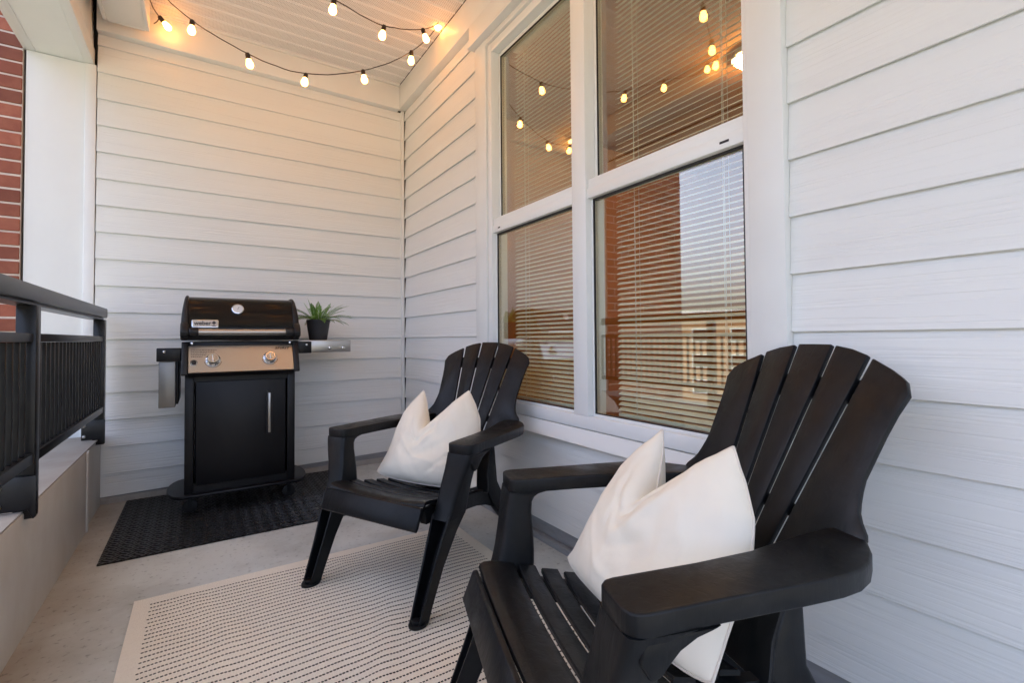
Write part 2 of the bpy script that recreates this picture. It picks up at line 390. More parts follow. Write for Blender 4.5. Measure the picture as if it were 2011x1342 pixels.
# ------------------------------------------------------------------ window
wd = thing('window', 'white twin single-hung window with blinds behind its glass', 'window', (0, 0, .55))
def wbx(name, x0, x1, y0, y1, z0, z1, m='vinyl', par=None, bev=.002):
    return obj(name, box(x0, x1, y0, y1, z0-.55, z1-.55, bev), m, par or wd)
yA0, yA1, yB0, yB1 = -1.302, -1.992, -2.092, -2.763
wbx('frame_jamb', -.008, .09, yA0-.038, yA0, .552, 2.513)
wbx('frame_jamb', -.008, .09, yB1, yB1+.018, .552, 2.513)
wbx('frame_head', -.006, .088, yB1+.0185, yA0-.0385, 2.468, 2.513)
wbx('frame_sill', -.010, .092, yB1+.0185, yA0-.0385, .552, .603)
wbx('mullion', -.012, .09, yB0+.010, yA1-.006, .6035, 2.4675)
for k, (y0, y1) in enumerate(((yA1-.006, yA0-.0385), (yB1+.0185, yB0+.010))):
    a, b = y0+.0005, y1-.0005
    gl_, gr_ = (a, b)
    # upper sash
    us = wbx('upper_sash', .030, .052, a, b, 1.560, 1.562, 'vinyl') if False else None
    su = obj('upper_sash', join([box(.040, .062, a, a+.016, .93, 1.917, .002), box(.040, .062, b-.016, b, .93, 1.917, .002), box(.040, .062, a+.0165, b-.0165, 1.897, 1.917, .002)]), 'vinyl', wd)
    obj('pane', box(.050, .053, a+.012, b-.012, .99, 1.90), 'glass', su)
    obj('gasket', join([box(.0405, .0475, a+.0162, a+.020, 1.012, 1.896), box(.0405, .0475, b-.020, b-.0162, 1.012, 1.896), box(.0405, .0475, a+.020, b-.020, 1.8925, 1.8965)]), 'gasket', su)
    mr_ = obj('meeting_rail', join([box(-.004, .060, a, b, .930, .970, .002), box(.004, .0605, a, b, .9705, 1.010, .002)]), 'vinyl', wd)
    obj('latch_slot', box(-.0052, -.003, (a+.045 if k else b-.075), (a+.075 if k else b-.055), .946, .953), 'ink', mr_)
    sl = obj('lower_sash', join([box(.016, .040, a, a+.012, .053, .930, .002), box(.016, .040, b-.012, b, .053, .930, .002), box(.016, .040, a+.0125, b-.0125, .053, .064, .002)]), 'vinyl', wd)
    obj('pane', box(.026, .029, a+.010, b-.010, .058, .931), 'glass', sl)
    obj('gasket', join([box(.0165, .0245, b-.0165, b-.0122, .064, .9295), box(.0165, .0245, a+.0165, b-.0165, .921, .9297), box(.0165, .0245, a+.0122, a+.0165, .064, .9295), box(.0165, .0245, a+.0165, b-.0165, .0642, .0675)]), 'gasket', sl)

# blinds: one for each half, every slat its own part
SLAT_W, SLAT_P, TILT = .025, .0212, R(27)
for k, (y0, y1) in enumerate(((yA1+.02, yA0-.075), (yB1+.055, yB0-.035))):
    ys = (min(y0, y1), max(y0, y1))
    bl = thing('window_blind', ['pale green slatted blind in the window half nearer the grill', 'pale green slatted blind in the window half nearer the front chair'][k], 'blind', (.125, (ys[0]+ys[1])/2, .60), 0, 'blinds in the big window')
    h = (ys[1]-ys[0])/2
    sec = []
    for q in range(5):
        s = (q/4-.5)*SLAT_W; cam_ = .0022*(1-(2*q/4-1)**2)
        sec.append((s, cam_))
    pr = [(s*math.cos(TILT)-c*math.sin(TILT), s*math.sin(TILT)+c*math.cos(TILT)) for s, c in sec]
    pr2 = [(x+.0002, z-.0006) for x, z in reversed(pr)]
    sm_ = loft([[(x, y, z) for x, z in pr+pr2] for y in (-h, h)], smooth=False)
    n = int(1.86/SLAT_P)
    for i in range(n):
        obj('slat', sm_, 'slat', bl, (0, 0, .03+i*SLAT_P))
    obj('head_rail', box(-.018, .018, -h, h, .035+n*SLAT_P, .075+n*SLAT_P, .002), 'slat', bl)
    obj('bottom_rail', box(-.012, .012, -h, h, 0.0, .014, .003), 'slat', bl)
    for yy in (-h+.10, 0 if False else .0, h-.10):
        if abs(yy) < .01: continue
        for dx in (-.0125, .0125):
            obj('ladder_cord', box(dx-.0007, dx+.0007, yy-.0008, yy+.0008, .01, .04+n*SLAT_P), 'cordw', bl)
        obj('lift_cord', box(-.0007, .0007, yy+.012, yy+.0135, .01, .04+n*SLAT_P), 'cordw', bl)

# the room behind the glass
rm = [box(.101, 3.6, -4.6, -.2, -.06, -.001), box(3.6, 3.7, -4.6, -.2, -.06, 2.75), box(.101, 3.6, -.2, -.1, -.06, 2.75), box(.101, 3.6, -4.7, -4.6, -.06, 2.75), box(.101, 3.7, -4.7, -.1, 2.751, 2.85)]
for me_, nm, mm in zip(rm, ('interior_floor', 'interior_wall', 'interior_wall', 'interior_wall', 'interior_ceiling'), ('wood', 'room', 'room', 'room', 'room')):
    o = obj(nm, me_, mm); o['kind'] = 'structure'
lm = thing('ceiling_lamp', 'glowing dome lamp on the indoor ceiling, seen through the upper pane', 'lamp', (1.66, -1.835, 2.75))
obj('rim', lathe([(0, -.002), (.122, -.002), (.124, -.03), (.110, -.032), (0, -.03)], 32), 'vinyl', lm)
obj('dome', lathe([(.108, -.0325), (.102, -.050), (.082, -.068), (.05, -.080), (0, -.086)], 32), 'shade', lm)

# ------------------------------------------------------------------ ceiling soffit, boxed duct, beam, column
ceil = obj('ceiling', box(-2.1, .1, -5.0, .1, 2.885, 3.1), 'groove'); ceil['kind'] = 'structure'
P = .104
y = -.030
i = 0
for i in range(47):
    y1 = -.063+P-i*P; y0 = y1-P
    if i == 0: y1 = -.055
    a, b = y0+.002, y1-.0005
    obj('soffit_strip', box(-1.80, -.046, a+.020, b, 2.8655, 2.8695), 'soffit_perf', ceil)
    rib = loft([[(x, a, 2.8700), (x, a, 2.8660), (x, a+.004, 2.8620), (x, a+.015, 2.8620), (x, a+.0195, 2.8655), (x, a+.0195, 2.8700)] for x in (-1.80, -.046)], smooth=False)
    obj('soffit_rib', rib, 'soffit', ceil)

bx = thing('soffit_box', 'white boxed-in duct along the ceiling above the railing', 'duct', (-1.665, -.13, 2.70))
obj('bottom_board', box(-.085, .085, -4.8, 0, -.002, .010, .002), 'trim', bx)
obj('edge_strip', box(.0855, .103, -4.8, 0, -.006, .16, .002), 'trim', bx)
obj('edge_strip', box(-.103, -.0855, -4.8, 0, -.006, .16, .002), 'trim', bx)
obj('end_board', box(-.085, .085, .0005, .012, -.004, .16, .002), 'trim', bx)

bm_ = thing('beam', 'grey-white beam over the railing with a dark groove along it', 'beam', (-1.965, 0, 2.49))
obj('soffit_board', box(-.095, .100, -4.95, .03, .003, .02), 'panel', bm_)
obj('edge_board', box(.1005, .145, -4.95, .03, 0, .095, .003), 'trim', bm_)
obj('edge_board', box(-.145, -.0955, -4.95, .03, 0, .5, .003), 'trim', bm_)
obj('groove_strip', box(.10, .131, -4.95, .03, .0955, .112), 'groove', bm_)
obj('sky_blocker', box(.15, 1.96, -4.98, -4.90, -.10, .36, .003), 'trim', bm_)  # unseen beam across the open end, added to cut sky light up high
obj('upper_board', box(.10, .139, -4.95, .03, .1125, .40, .003), 'trim', bm_)

cl = thing('column', 'white boxed column between the brick and the siding', 'column', (-1.95, 0, -7))
obj('panel', box(-.1475, .092, .014, .30, 0, 9.489), 'panel', cl)
obj('corner_board', box(.0925, .140, .002, .30, 0, 9.489, .003), 'panel', cl)
obj('joint_strip', box(-.1535, -.148, .03, .30, 0, 9.489), 'groove', cl)

# ------------------------------------------------------------------ brick wall beyond the column
bw = thing('brick_wall', 'red brick wall with pale mortar beyond the white column', 'wall', (-2.105, .0, -7))
obj('mortar_bed', box(-1.175, -.003, .005, .35, 0, 10.4), 'mortar', bw)
BH, BL, J = .0655, .205, .0100
CR = BH+J
brick = bevel_mesh(box(-BL/2, BL/2, 0, .09, -BH/2, BH/2), .004, 1)
half = bevel_mesh(box(-BL/4+J/4, BL/4-J/4, 0, .09, -BH/2, BH/2), .004, 1)
zc = 7.0-.20
row = 0
while zc < 10.2:
    off = 0 if row % 2 == 0 else (BL+J)/2
    x = -.004
    if row % 2:
        obj('brick', half, 'brick', bw, (x-BL/4+J/4, random.uniform(-.002, .002), zc)); x -= BL/2+J/2
    for q in range(5):
        obj('brick', brick, 'brick', bw, (x-BL/2, random.uniform(-.002, .002), zc), (0, random.uniform(-.006, .006), 0)); x -= BL+J
    if row % 2 == 0: obj('brick', half, 'brick', bw, (x-BL/4+J/4, random.uniform(-.002, .002), zc))
    zc += CR; row += 1

# ------------------------------------------------------------------ low wall and railing
lw = thing('low_wall', 'stained off-white low wall under the black railing', 'wall', (-1.762, 0, 0))
obj('wall_panel', box(-.24, 0, NEAR, -.46, -.20, .385, .004), 'parapet', lw)
obj('end_panel', box(-.24, -.010, -.415, .0, -.20, .385, .004), 'parapet', lw)
obj('batten', box(-.24, .006, -.4595, -.4155, -.20, .3850, .003), 'parapet', lw)
obj('cap', box(-.26, -.002, NEAR, -.0, .3855, .391, .001), 'cap', lw)

ra = thing('railing', 'black metal railing with close flat pickets on the low wall', 'railing', (-1.74, 0, 0))
Z_TOP = 1.098
obj('top_rail', box(-.082, .004, NEAR, -.10, Z_TOP-.052, Z_TOP, .005), 'rail', ra)
obj('top_rail_lip', box(-.070, -.012, NEAR, -.105, Z_TOP-.062, Z_TOP-.0525), 'rail', ra)
posts = [-.155, -1.425, -2.70, -3.975]
for yp in posts:
    po = obj('post', box(-.048, 0, yp, yp+.052, .364, Z_TOP-.0625, .003), 'rail', ra)
    br = obj('bracket', prism([(-.090, .395), (-.012, .395), (0, .365), (.007, .372), (.007, .50), (-.090, .50)], yp-.012, yp-.0005, 'y', .002), 'rail', ra)
    for zb in (.415, .47):
        obj('bolt', lathe([(0, yp-.022), (.007, yp-.020), (.009, yp-.012), (0, yp-.012)], 10, 'y', (-.078, 0, zb)), 'bolt', br)
for k in range(len(posts)-1):
    ya, yb = posts[k+1]+.0525, posts[k]-.0005
    obj('mid_rail', box(-.040, -.006, ya, yb, .918, .946, .003), 'rail', ra)
    obj('bottom_rail', box(-.044, -.002, ya, yb-.0, .535, .568, .003), 'rail', ra)
    nb = int((yb-ya)/.0568)
    pk = box(-.032, -.010, -.0055, .0055, .5685, .9175, .0015, 1)
    for q in range(1, nb):
        obj('picket', pk, 'rail', ra, (0, ya+(yb-ya)*q/nb, 0))

# ------------------------------------------------------------------ rug and rubber mat
RX0, RX1, RY0, RY1 = -1.494, -.256, -3.21, -1.375
def rug_z(x, y):
    n = noise.noise(Vector((x*1.3, y*2.6, 3.1)))
    fx = x+.10*math.sin(y*5+1.0)
    fold = .0045*max(0, math.sin(fx*13+.7*noise.noise(Vector((x*3, y*2, 0)))))**6*(.5+.5*noise.noise(Vector((x*2, y*1.7, 9))))
    edge = min((x-RX0), (RX1-x), (RY1-y), 1)*9
    return .0075+min(1, max(0, edge))*(.0050*(n+.4)+1.6*fold)
rugt = thing('rug', 'cream woven rug with rows of black dashes under the chairs', 'rug', (0, 0, 0))
nx, ny = 130, 190
vs = []; fs = []
for j in range(ny+1):
    for i in range(nx+1):
        x = RX0+(RX1-RX0)*i/nx; y_ = RY0+(RY1-RY0)*j/ny
        xx = x+.004*noise.noise(Vector((y_*3, 0, 5)))*(1 if i in (0, nx) else 0)
        vs.append((xx, y_, rug_z(x, y_)))
for j in range(ny):
    for i in range(nx):
        a = j*(nx+1)+i; fs.append((a, a+1, a+nx+2, a+nx+1))
nb = len(vs); border = [i for i in range(nx+1)]+[j*(nx+1)+nx for j in range(1, ny+1)]+[ny*(nx+1)+i for i in range(nx-1, -1, -1)]+[j*(nx+1) for j in range(ny-1, 0, -1)]
low = {}
for b_ in border:
    low[b_] = len(vs); vs.append((vs[b_][0], vs[b_][1], .0005))
for k in range(len(border)):
    a, b_ = border[k], border[(k+1) % len(border)]; fs.append((a, low[a], low[b_], b_))
obj('weave', sm(mesh(vs, fs), 60), 'rug', rugt)
vs = []; fs = []
rows = int((RY1-RY0-.11)/.0258); dp = .0094
for r_ in range(rows):
    yr = RY1-.055-r_*.0258
    nd = int((RX1-RX0-.10)/dp); ph = random.uniform(0, .003)+(r_ % 2)*.002
    for d in range(nd):
        x = RX0+.050+d*dp+ph+random.uniform(-.0005, .0005); L = .0070+random.uniform(-.0007, .0007); hw = .0028+.0008*noise.noise(Vector((x*2.5, yr*60, 4)))+random.uniform(-.0002, .0002)
        yy = yr+.010*noise.noise(Vector((x*2.6, yr*3, 1)))+.004*noise.noise(Vector((x*7, yr*5, 7)))+.0008*noise.noise(Vector((x*30, yr*30, 1)))
        k0 = len(vs)
        for (dx, dy, dz) in ((-.5, 0, 0), (-.36, -1, 0), (.36, -1, 0), (.5, 0, 0), (.36, 1, 0), (-.36, 1, 0), (-.3, 0, .0016), (.3, 0, .0016)):
            X, Y = x+dx*L, yy+dy*hw
            vs.append((X, Y, rug_z(X, Y)+.0004+dz))
        q = [k0+t for t in range(8)]
        fs += [(q[0], q[1], q[6]), (q[1], q[2], q[7], q[6]), (q[2], q[3], q[7]), (q[3], q[4], q[7]), (q[4], q[5], q[6], q[7]), (q[5], q[0], q[6])]
st = obj('stitching', mesh(vs, fs), 'thread', rugt); st['kind'] = 'stuff'

mt = tag(obj('grill_mat', box(-1.655, -.44, -.945, -.012, .0005, .0075, .003), 'rubber'), 'black textured rubber mat lying under the grill', 'mat')

# ------------------------------------------------------------------ Adirondack chairs
def bp(x, z, off=0.0):                       # a point on the reclined back plane
    m = .53; n = Vector((0, 1, m)).normalized()
    return Vector((x, -.40+m*(.89-z), z))+n*off
def lerp_tab(tab, t):
    for (a, va), (b, vb) in zip(tab, tab[1:]):
        if a <= t <= b: return va+(vb-va)*(t-a)/(b-a)
    return tab[0][1] if t < tab[0][0] else tab[-1][1]
B1 = [(.24, .0140), (.89, .0525)]
B2 = [(.24, .0540), (.56, .1015), (.89, .1500)]
B3 = [(.24, .195), (.28, .188), (.33, .168), (.42, .158), (.47, .172), (.505, .200), (.530, .236), (.545, .262), (.552, .262), (.565, .247), (.585, .233), (.61, .225), (.64, .2215), (.72, .230), (.815, .2455), (.9, .25)]
TOP = [(0, .891), (.046, .8905), (.059, .888), (.10, .881), (.141, .868), (.154, .862), (.20, .842), (.232, .824), (.242, .812), (.247, .795)]
def back_slat(k):
    lo = {0: None, 1: B1, 2: B2}[abs(k)]; hi = {0: B1, 1: B2, 2: B3}[abs(k)]
    s = 1 if k >= 0 else -1; gp = .0055
    zs = [.262, .28, .30, .33, .36, .39, .42, .445, .47, .49, .505, .52, .53, .545, .556, .572, .585, .60, .62, .64, .68, .72, .76, .79]
    def xr(z): return lerp_tab(hi, z)-(gp if abs(k) < 2 else 0)
    def xl(z): return (-xr(z) if k == 0 else lerp_tab(lo, z)+gp)
    xa, xb = xl(.87), xr(.86 if abs(k) < 2 else .80)
    if abs(k) == 2: xb = .2465
    tp = []
    n = 8
    for i in range(n+1):
        x = xa+(xb-xa)*i/n; tp.append((x, lerp_tab(TOP, abs(x))))
    out = [(xr(z), z) for z in zs if abs(k) < 2 or z < .79]
    left = [(xl(z), z) for z in zs]
    poly = out+list(reversed(tp))+list(reversed(left))
    th = .013
    v = [bp(s*x, z, 0) for x, z in poly]+[bp(s*x, z, -th) for x, z in poly]
    # outer slats wrap a deeper rim behind them
    m_ = len(poly)
    f = [tuple(range(m_)), tuple(range(2*m_-1, m_-1, -1))]+[(i, (i+1) % m_, m_+(i+1) % m_, m_+i) for i in range(m_)]
    me = mesh(v, f); bevel_mesh(me, .0032, 2, 50); return sm(me, 40)
def arm_mesh(s):
    poly = [(.2555, .250), (.2565, .270), (.2600, .284), (.2690, .2925), (.280, .2955), (.334, .2955), (.3470, .2925), (.3560, .284), (.3595, .270), (.359, .250), (.355, .15), (.352, 0), (.349, -.07), (.342, -.112), (.326, -.150), (.300, -.187), (.268, -.218), (.240, -.238), (.205, -.240), (.196, -.205), (.208, -.13), (.226, -.05), (.238, .0), (.250, .12)]
    poly = [(s*x, y) for x, y in poly]
    return prism(poly, .5105, .546, 'z', .0045, 3)
def rrect(u0, u1, v0, v1, z, r=.010, n=3):
    pts = []
    for (cx_, cy_, a0) in ((u1-r, v1-r, 0), (u0+r, v1-r, 90), (u0+r, v0+r, 180), (u1-r, v0+r, 270)):
        for k in range(n+1):
            a = R(a0+90*k/n); pts.append((cx_+r*math.cos(a), cy_+r*math.sin(a), z))
    return pts
def leg_mesh(s):
    U = [(.30, .232, .309, .243, .352), (.335, .234, .314, .236, .336), (.37, .238, .320, .2345, .326), (.42, .245, .333, .235, .3145), (.46, .2515, .3465, .2365, .3065), (.485, .2545, .3535, .234, .3015), (.498, .2555, .3565, .226, .2990), (.506, .2560, .3580, .212, .2970), (.5130, .2562, .3588, .175, .2952)]
    up_ = loft([[(s*x, y, z) for x, y, z in rrect(u0, u1, v0, v1, z, .017, 4)] for z, u0, u1, v0, v1 in U], ang=50)
    L = [(.004, .237, .281, .417, .464), (.05, .2365, .283, .397, .448), (.15, .236, .289, .350, .408), (.25, .235, .299, .290, .370), (.315, .233, .309, .242, .3450)]
    t = .007
    secs = []
    for z, u0, u1, v0, v1 in L:
        secs.append([(s*x, y, z) for x, y in ((u0, v1), (u0, v0), (u1, v0), (u1, v1), (u1-t, v1), (u1-t, v0+t), (u0+t, v0+t), (u0+t, v1))])
    lo_ = loft(secs, ang=30)
    bevel_mesh(lo_, .0015, 1, 50); sm(lo_)
    gu = prism([(.262, .452), (.247, .458), (.236, .470), (.218, .487), (.192, .500), (.150, .5100), (.27, .5100), (.280, .480)], s*.3325, s*.3575, 'x', .004, 2)
    return join([up_, lo_, gu])
def foot_mesh(s):
    pts = []
    for k in range(16):
        a = 2*math.pi*k/16; pts.append((s*(.2595+.030*math.cos(a)), .443+.036*math.sin(a)))
    plug = [(s*(.2595+.017*math.cos(2*math.pi*k/12)), .452+.016*math.sin(2*math.pi*k/12)) for k in range(12)]
    return join([prism(pts, 0, .010, 'z', .003, 2), prism(plug, .0102, .022, 'z', .004, 2)])
def seat_z(v): return .343-(.285-v)*.17
def slat_mesh(v0, v1, hw, front=False):
    secs = []
    for i in range(15):
        q = -1+2*i/14; x = hw*q; dip = .012*(1-q*q)-.006*max(0, abs(q)-.8)*5*.6
        if front:
            top = [(.383, .347), (.380, .354), (.371, .3585), (.355, .3585), (.335, .355), (.312, .3495), (.296, .345), (.293, .342)]
            bot = [(.293, .335), (.34, .343), (.372, .347), (.381, .343)]
        else:
            za, zb = seat_z(v0), seat_z(v1)
            top = [(v1, zb-.003), (v1-.003, zb), (v0+.003, za), (v0, za-.003)]
            bot = [(v0, za-.011), (v1, zb-.011)]
        secs.append([(x, v, z-dip) for v, z in top+bot])
    return loft(secs, ang=35)
def rail_mesh(s):
    secs = []
    for v, u, zt, zb in ((.378, .224, .335, .290), (.30, .214, .330, .282), (.20, .198, .312, .262), (.10, .182, .295, .243), (.0, .168, .278, .226), (-.08, .162, .268, .205), (-.15, .165, .30, .175)):
        secs.append([(s*(u-.016), v, zt), (s*(u+.010), v, zt), (s*(u+.014), v, zb), (s*(u-.012), v, zb)])
    me = loft(secs, ang=35); return me
def rear_leg_mesh(s):
    secs = []
    for z, u0, u1, v0, v1 in ((.44, .140, .158, -.188, -.165), (.36, .142, .166, -.185, -.125), (.28, .146, .178, -.178, -.085), (.20, .150, .192, -.215, -.125), (.10, .156, .205, -.295, -.220), (0, .160, .212, -.375, -.305)):
        secs.append([(s*x, y, zz) for x, y, zz in rrect(u0, u1, v0, v1, z, .008, 2)])
    return loft(secs, ang=50)
def strap_mesh(z0, z1, b, off=-.0135, th=.012):
    secs = []
    for z in (z0, z1):
        pass
    v = [bp(-lerp_tab(B3, z0)*b, z0, off), bp(lerp_tab(B3, z0)*b, z0, off), bp(lerp_tab(B3, z1)*b, z1, off), bp(-lerp_tab(B3, z1)*b, z1, off)]
    v += [bp(p.x, p.z, off-th) if False else p+Vector((0, -1, -.53)).normalized()*th for p in v[:4]]
    me = mesh(v, [(0, 1, 2, 3), (7, 6, 5, 4), (0, 4, 5, 1), (1, 5, 6, 2), (2, 6, 7, 3), (3, 7, 4, 0)])
    bevel_mesh(me, .003, 1); return sm(me)
chair_parts = []
def build_chair(parent):
    for k in (-2, -1, 0, 1, 2): obj('back_slat', back_slat(k), 'plastic', parent)
    for z0, z1, b in ((.772, .822, .93), (.535, .56, .80), (.285, .33, .9)): obj('back_strap', strap_mesh(z0, z1, b), 'plastic', parent)
    for s in (-1, 1):
        obj('arm', arm_mesh(s), 'plastic', parent)
        lg = obj('front_leg', leg_mesh(s), 'plastic', parent); obj('foot', foot_mesh(s), 'plastic', lg)
        obj('side_rail', rail_mesh(s), 'plastic', parent)
        obj('rear_leg', rear_leg_mesh(s), 'plastic', parent)
    obj('seat_slat', slat_mesh(0, 0, .232, True), 'plastic', parent)
    for v1, hw in ((.283, .228), (.229, .212), (.175, .198), (.121, .186), (.067, .176), (.013, .168)):
        obj('seat_slat', slat_mesh(v1-.045, v1, hw), 'plastic', parent)
    ap = loft([[(x, .398, .345), (x, .388, .347), (x, .384, .341), (x, .408, .282), (x, .418, .272), (x, .4235, .280)] for x in (-.2305, .2305)], ang=30)
    bevel_mesh(ap, .002, 1); sm(ap)
    obj('apron', ap, 'plastic', parent)
def copy_tree(o, parent=None):
    c = o.copy(); COL.objects.link(c); c.parent = parent
    for ch in list(o.children): copy_tree(ch, c)
    return c
CH = [((-.4436, -1.6285), 207.15), ((-.4423, -2.8203), 161.6)]
ZR = .0095
ca = thing('adirondack_chair', 'black resin slatted patio chair farther back, near the grill', 'chair', (*CH[0][0], ZR), R(CH[0][1]-90), 'black patio chairs by the window')
build_chair(ca)
cb = copy_tree(ca)
cb.location = (*CH[1][0], ZR); cb.rotation_euler = (0, 0, R(CH[1][1]-90))
cb['label'] = 'large black resin slatted patio chair in the foreground'

# ------------------------------------------------------------------ chopped pillows
def pillow(name, label, chair, seed, a0=-.16, depth=.185, wmul=1.0, wsh=0.0):
    root = thing(name, label, 'pillow', (0, 0, 0), 0, 'ivory pillows on the patio chairs')
    th = R(chair[1]); Vv = Vector((math.cos(th), math.sin(th), 0)); Uv = Vector((-math.sin(th), math.cos(th), 0)); Zv = Vector((0, 0, 1))
    o = Vector((*chair[0], ZR))
    def loc(u, v, z): return o+Uv*u+Vv*v+Zv*z
    Bc = Vector((-.018, .125, .333)); Rd = Vector((.43, -.075, -.018)).normalized(); Ud = Vector((-.03, -.235, .36)).normalized(); Ud = (Ud-Rd*Ud.dot(Rd)).normalized()
    Nd = Ud.cross(Rd)
    if Nd.y < 0: Nd = -Nd
    CREASE = [(a0+.25, .78, .94, .34, .035, -.007, .5), (a0+.30, .68, .9, .42, .05, .006, .55), (a0-.3, .74, -.9, .42, .04, -.006, .4), (.55, .55, .5, -.86, .035, .004, .35), (-.2, .30, .95, -.3, .04, .004, .6), (.35, .22, .9, .4, .03, -.004, .4), (.1, .45, .98, .2, .05, -.004, .5)]
    CREASE = [(p+.07*math.sin(seed*3+k), q+.05*math.cos(seed*2+k), *r_) for k, (p, q, *r_) in enumerate(CREASE)]
    N = 80; Hh = .405
    def surf(a, b, side):
        # half width along the height: full at the foot, drawn in towards the ears
        bb = b
        wv = lerp_tab([(0, .212), (.25, .203), (.5, .204), (.7, .193), (.85, .163), (1, .122)], bb)
        wv *= wmul*(1+.07*(1-b))
        span = (1-a0) if a > a0 else (1+a0)
        d = abs(a-a0)/span
        top = Hh-depth*(1-d)**1.15*(1 if d < 1 else 0)
        bot = .012*math.sin(math.pi*(a*.5+.5))*-1+.012*abs(a)**8
        ea = max(0, 1-abs(a)**2.6); eb = max(0, 1-abs(2*b-1)**2.8)
        body = (ea**.62)*(eb**.55)
        t = .088*body*(1+.10*(.5-b))
        n1 = noise.noise(Vector((a*2.2+seed, b*2.6, side*3.0)))*.012*body+noise.noise(Vector((a*5+seed, b*6, side)))*.0055*body+noise.noise(Vector((a*11+seed, b*7, side)))*.0022*body
        # folds that run from the valley towards the sides
        ang = math.atan2(b-.62, a-a0)
        fold = .006*math.exp(-(((a-a0)*.8+(b-.72)*1.6)/.16)**2)*math.exp(-((a-a0-.3)/.5)**2)*body
        for (ca, cb, dx, dy, wd_, am, ln_) in CREASE:
            sa = (a-ca)*dx+(b-cb)*dy; pa = -(a-ca)*dy+(b-cb)*dx
            fold += am*math.exp(-(pa/wd_)**2)*max(0, 1-(sa/ln_)**2)*body
        x = a*wv*(1-.05*math.sin(math.pi*b)*abs(a))+.030*(1-b)+wsh*math.sin(math.pi*min(1, b*1.1))*max(0, a)
        y_ = bot*(1-b)+(top)*b
        sh = .030*max(0, (b-.5))*2*(1 if a > a0 else -1)*min(1, d*1.6)*.6
        lean = -.015*math.sin(math.pi*b)
        q = Bc+Rd*x+Ud*y_+Nd*(side*(t+(n1+fold if True else 0)*(1 if side > 0 else .5))+sh+lean+.006)
        return loc(q.x, q.y, q.z)
    vs = []; fs = []; idx = {}
    for side in (1, -1):
        for j in range(N+1):
            for i in range(N+1):
                rim = i in (0, N) or j in (0, N)
                if rim and side == -1: idx[(side, i, j)] = idx[(1, i, j)]; continue
                a = -1+2*i/N; b = j/N
                a = math.copysign(1-(1-abs(a))**1.35, a); b = .5+math.copysign(.5*(1-(1-abs(2*b-1))**1.35), b-.5)
                idx[(side, i, j)] = len(vs); vs.append(surf(a, b, side))
        for j in range(N):
            for i in range(N):
                q = (idx[(side, i, j)], idx[(side, i+1, j)], idx[(side, i+1, j+1)], idx[(side, i, j+1)])
                fs.append(q if side > 0 else q[::-1])
    cover = obj('cover', sm(mesh(vs, fs), 80), 'pillow', root)
    ring = [vs[idx[(1, i, 0)]] for i in range(0, N)]+[vs[idx[(1, N, j)]] for j in range(0, N)]+[vs[idx[(1, i, N)]] for i in range(N, 0, -1)]+[vs[idx[(1, 0, j)]] for j in range(N, -1, -1)]
    obj('seam', tube(ring, .0030, 6), 'seam', cover)
    return root
pillow('throw_pillow', 'ivory pillow with two peaked corners on the farther chair', CH[0], 1.3)
pillow('throw_pillow', 'ivory pillow with two peaked corners on the foreground chair', CH[1], 6.1, a0=-.18, depth=.175, wmul=1.0, wsh=.014)

# ------------------------------------------------------------------ gas grill
GX = -1.110
gr = thing('gas_grill', 'black two-burner gas grill with stainless panel on the rubber mat', 'grill', (GX, -.50, .0075))
def gbox(name, x0, x1, y0, y1, z0, z1, m, bev=.003, par=None): return obj(name, box(x0, x1, y0, y1, z0, z1, bev), m, par or gr)
# base shelf with rounded ends
pts = []
for k in range(13):
    a = R(-90+180*k/12); pts.append((.27+.075*math.cos(a), .165+.195*math.sin(a)))
for k in range(13):
    a = R(90+180*k/12); pts.append((-.27+.075*math.cos(a), .165+.195*math.sin(a)))
obj('base_shelf', prism(pts, .092, .110, 'z', .006, 2), 'cart', gr)
for sx in (-1, 1):
    for yy in (.05, .31):
        cs = obj('castor', lathe([(0, -.010), (.028, -.010), (.034, -.006), (.034, .006), (.028, .010), (0, .010)], 18, 'y', (sx*.238, yy, .0345)), 'rubber_black', gr)
        obj('castor_fork', join([box(sx*.238-.010, sx*.238+.010, yy-.016, yy-.012, .03, .091), box(sx*.238-.010, sx*.238+.010, yy+.012, yy+.016, .03, .091)]), 'cart', cs)
cartm = join([box(-.264, -.224, 0, .36, .1105, .735, .003), box(.224, .264, 0, .36, .1105, .735, .003), box(-.2235, .2235, .345, .36, .1105, .735), box(-.2235, .2235, .010, .03, .1105, .160), box(-.2235, .2235, .010, .03, .690, .735), box(-.2235, .2235, .04, .344, .112, .122)])
obj('cart', cartm, 'cart', gr)
dr = gbox('door', -.214, .214, -.006, .008, .150, .692, 'cart', .003)
hd = gbox('door_handle', .115, .143, -.024, -.0065, .385, .625, 'ink', .003, dr)
gbox('handle_bar', .1235, .1345, -.030, -.0245, .395, .615, 'steel', .002, hd)
# firebox
obj('firebox', join([box(-.268, .268, .02, .40, .735, .905, .006)]), 'cast', gr)
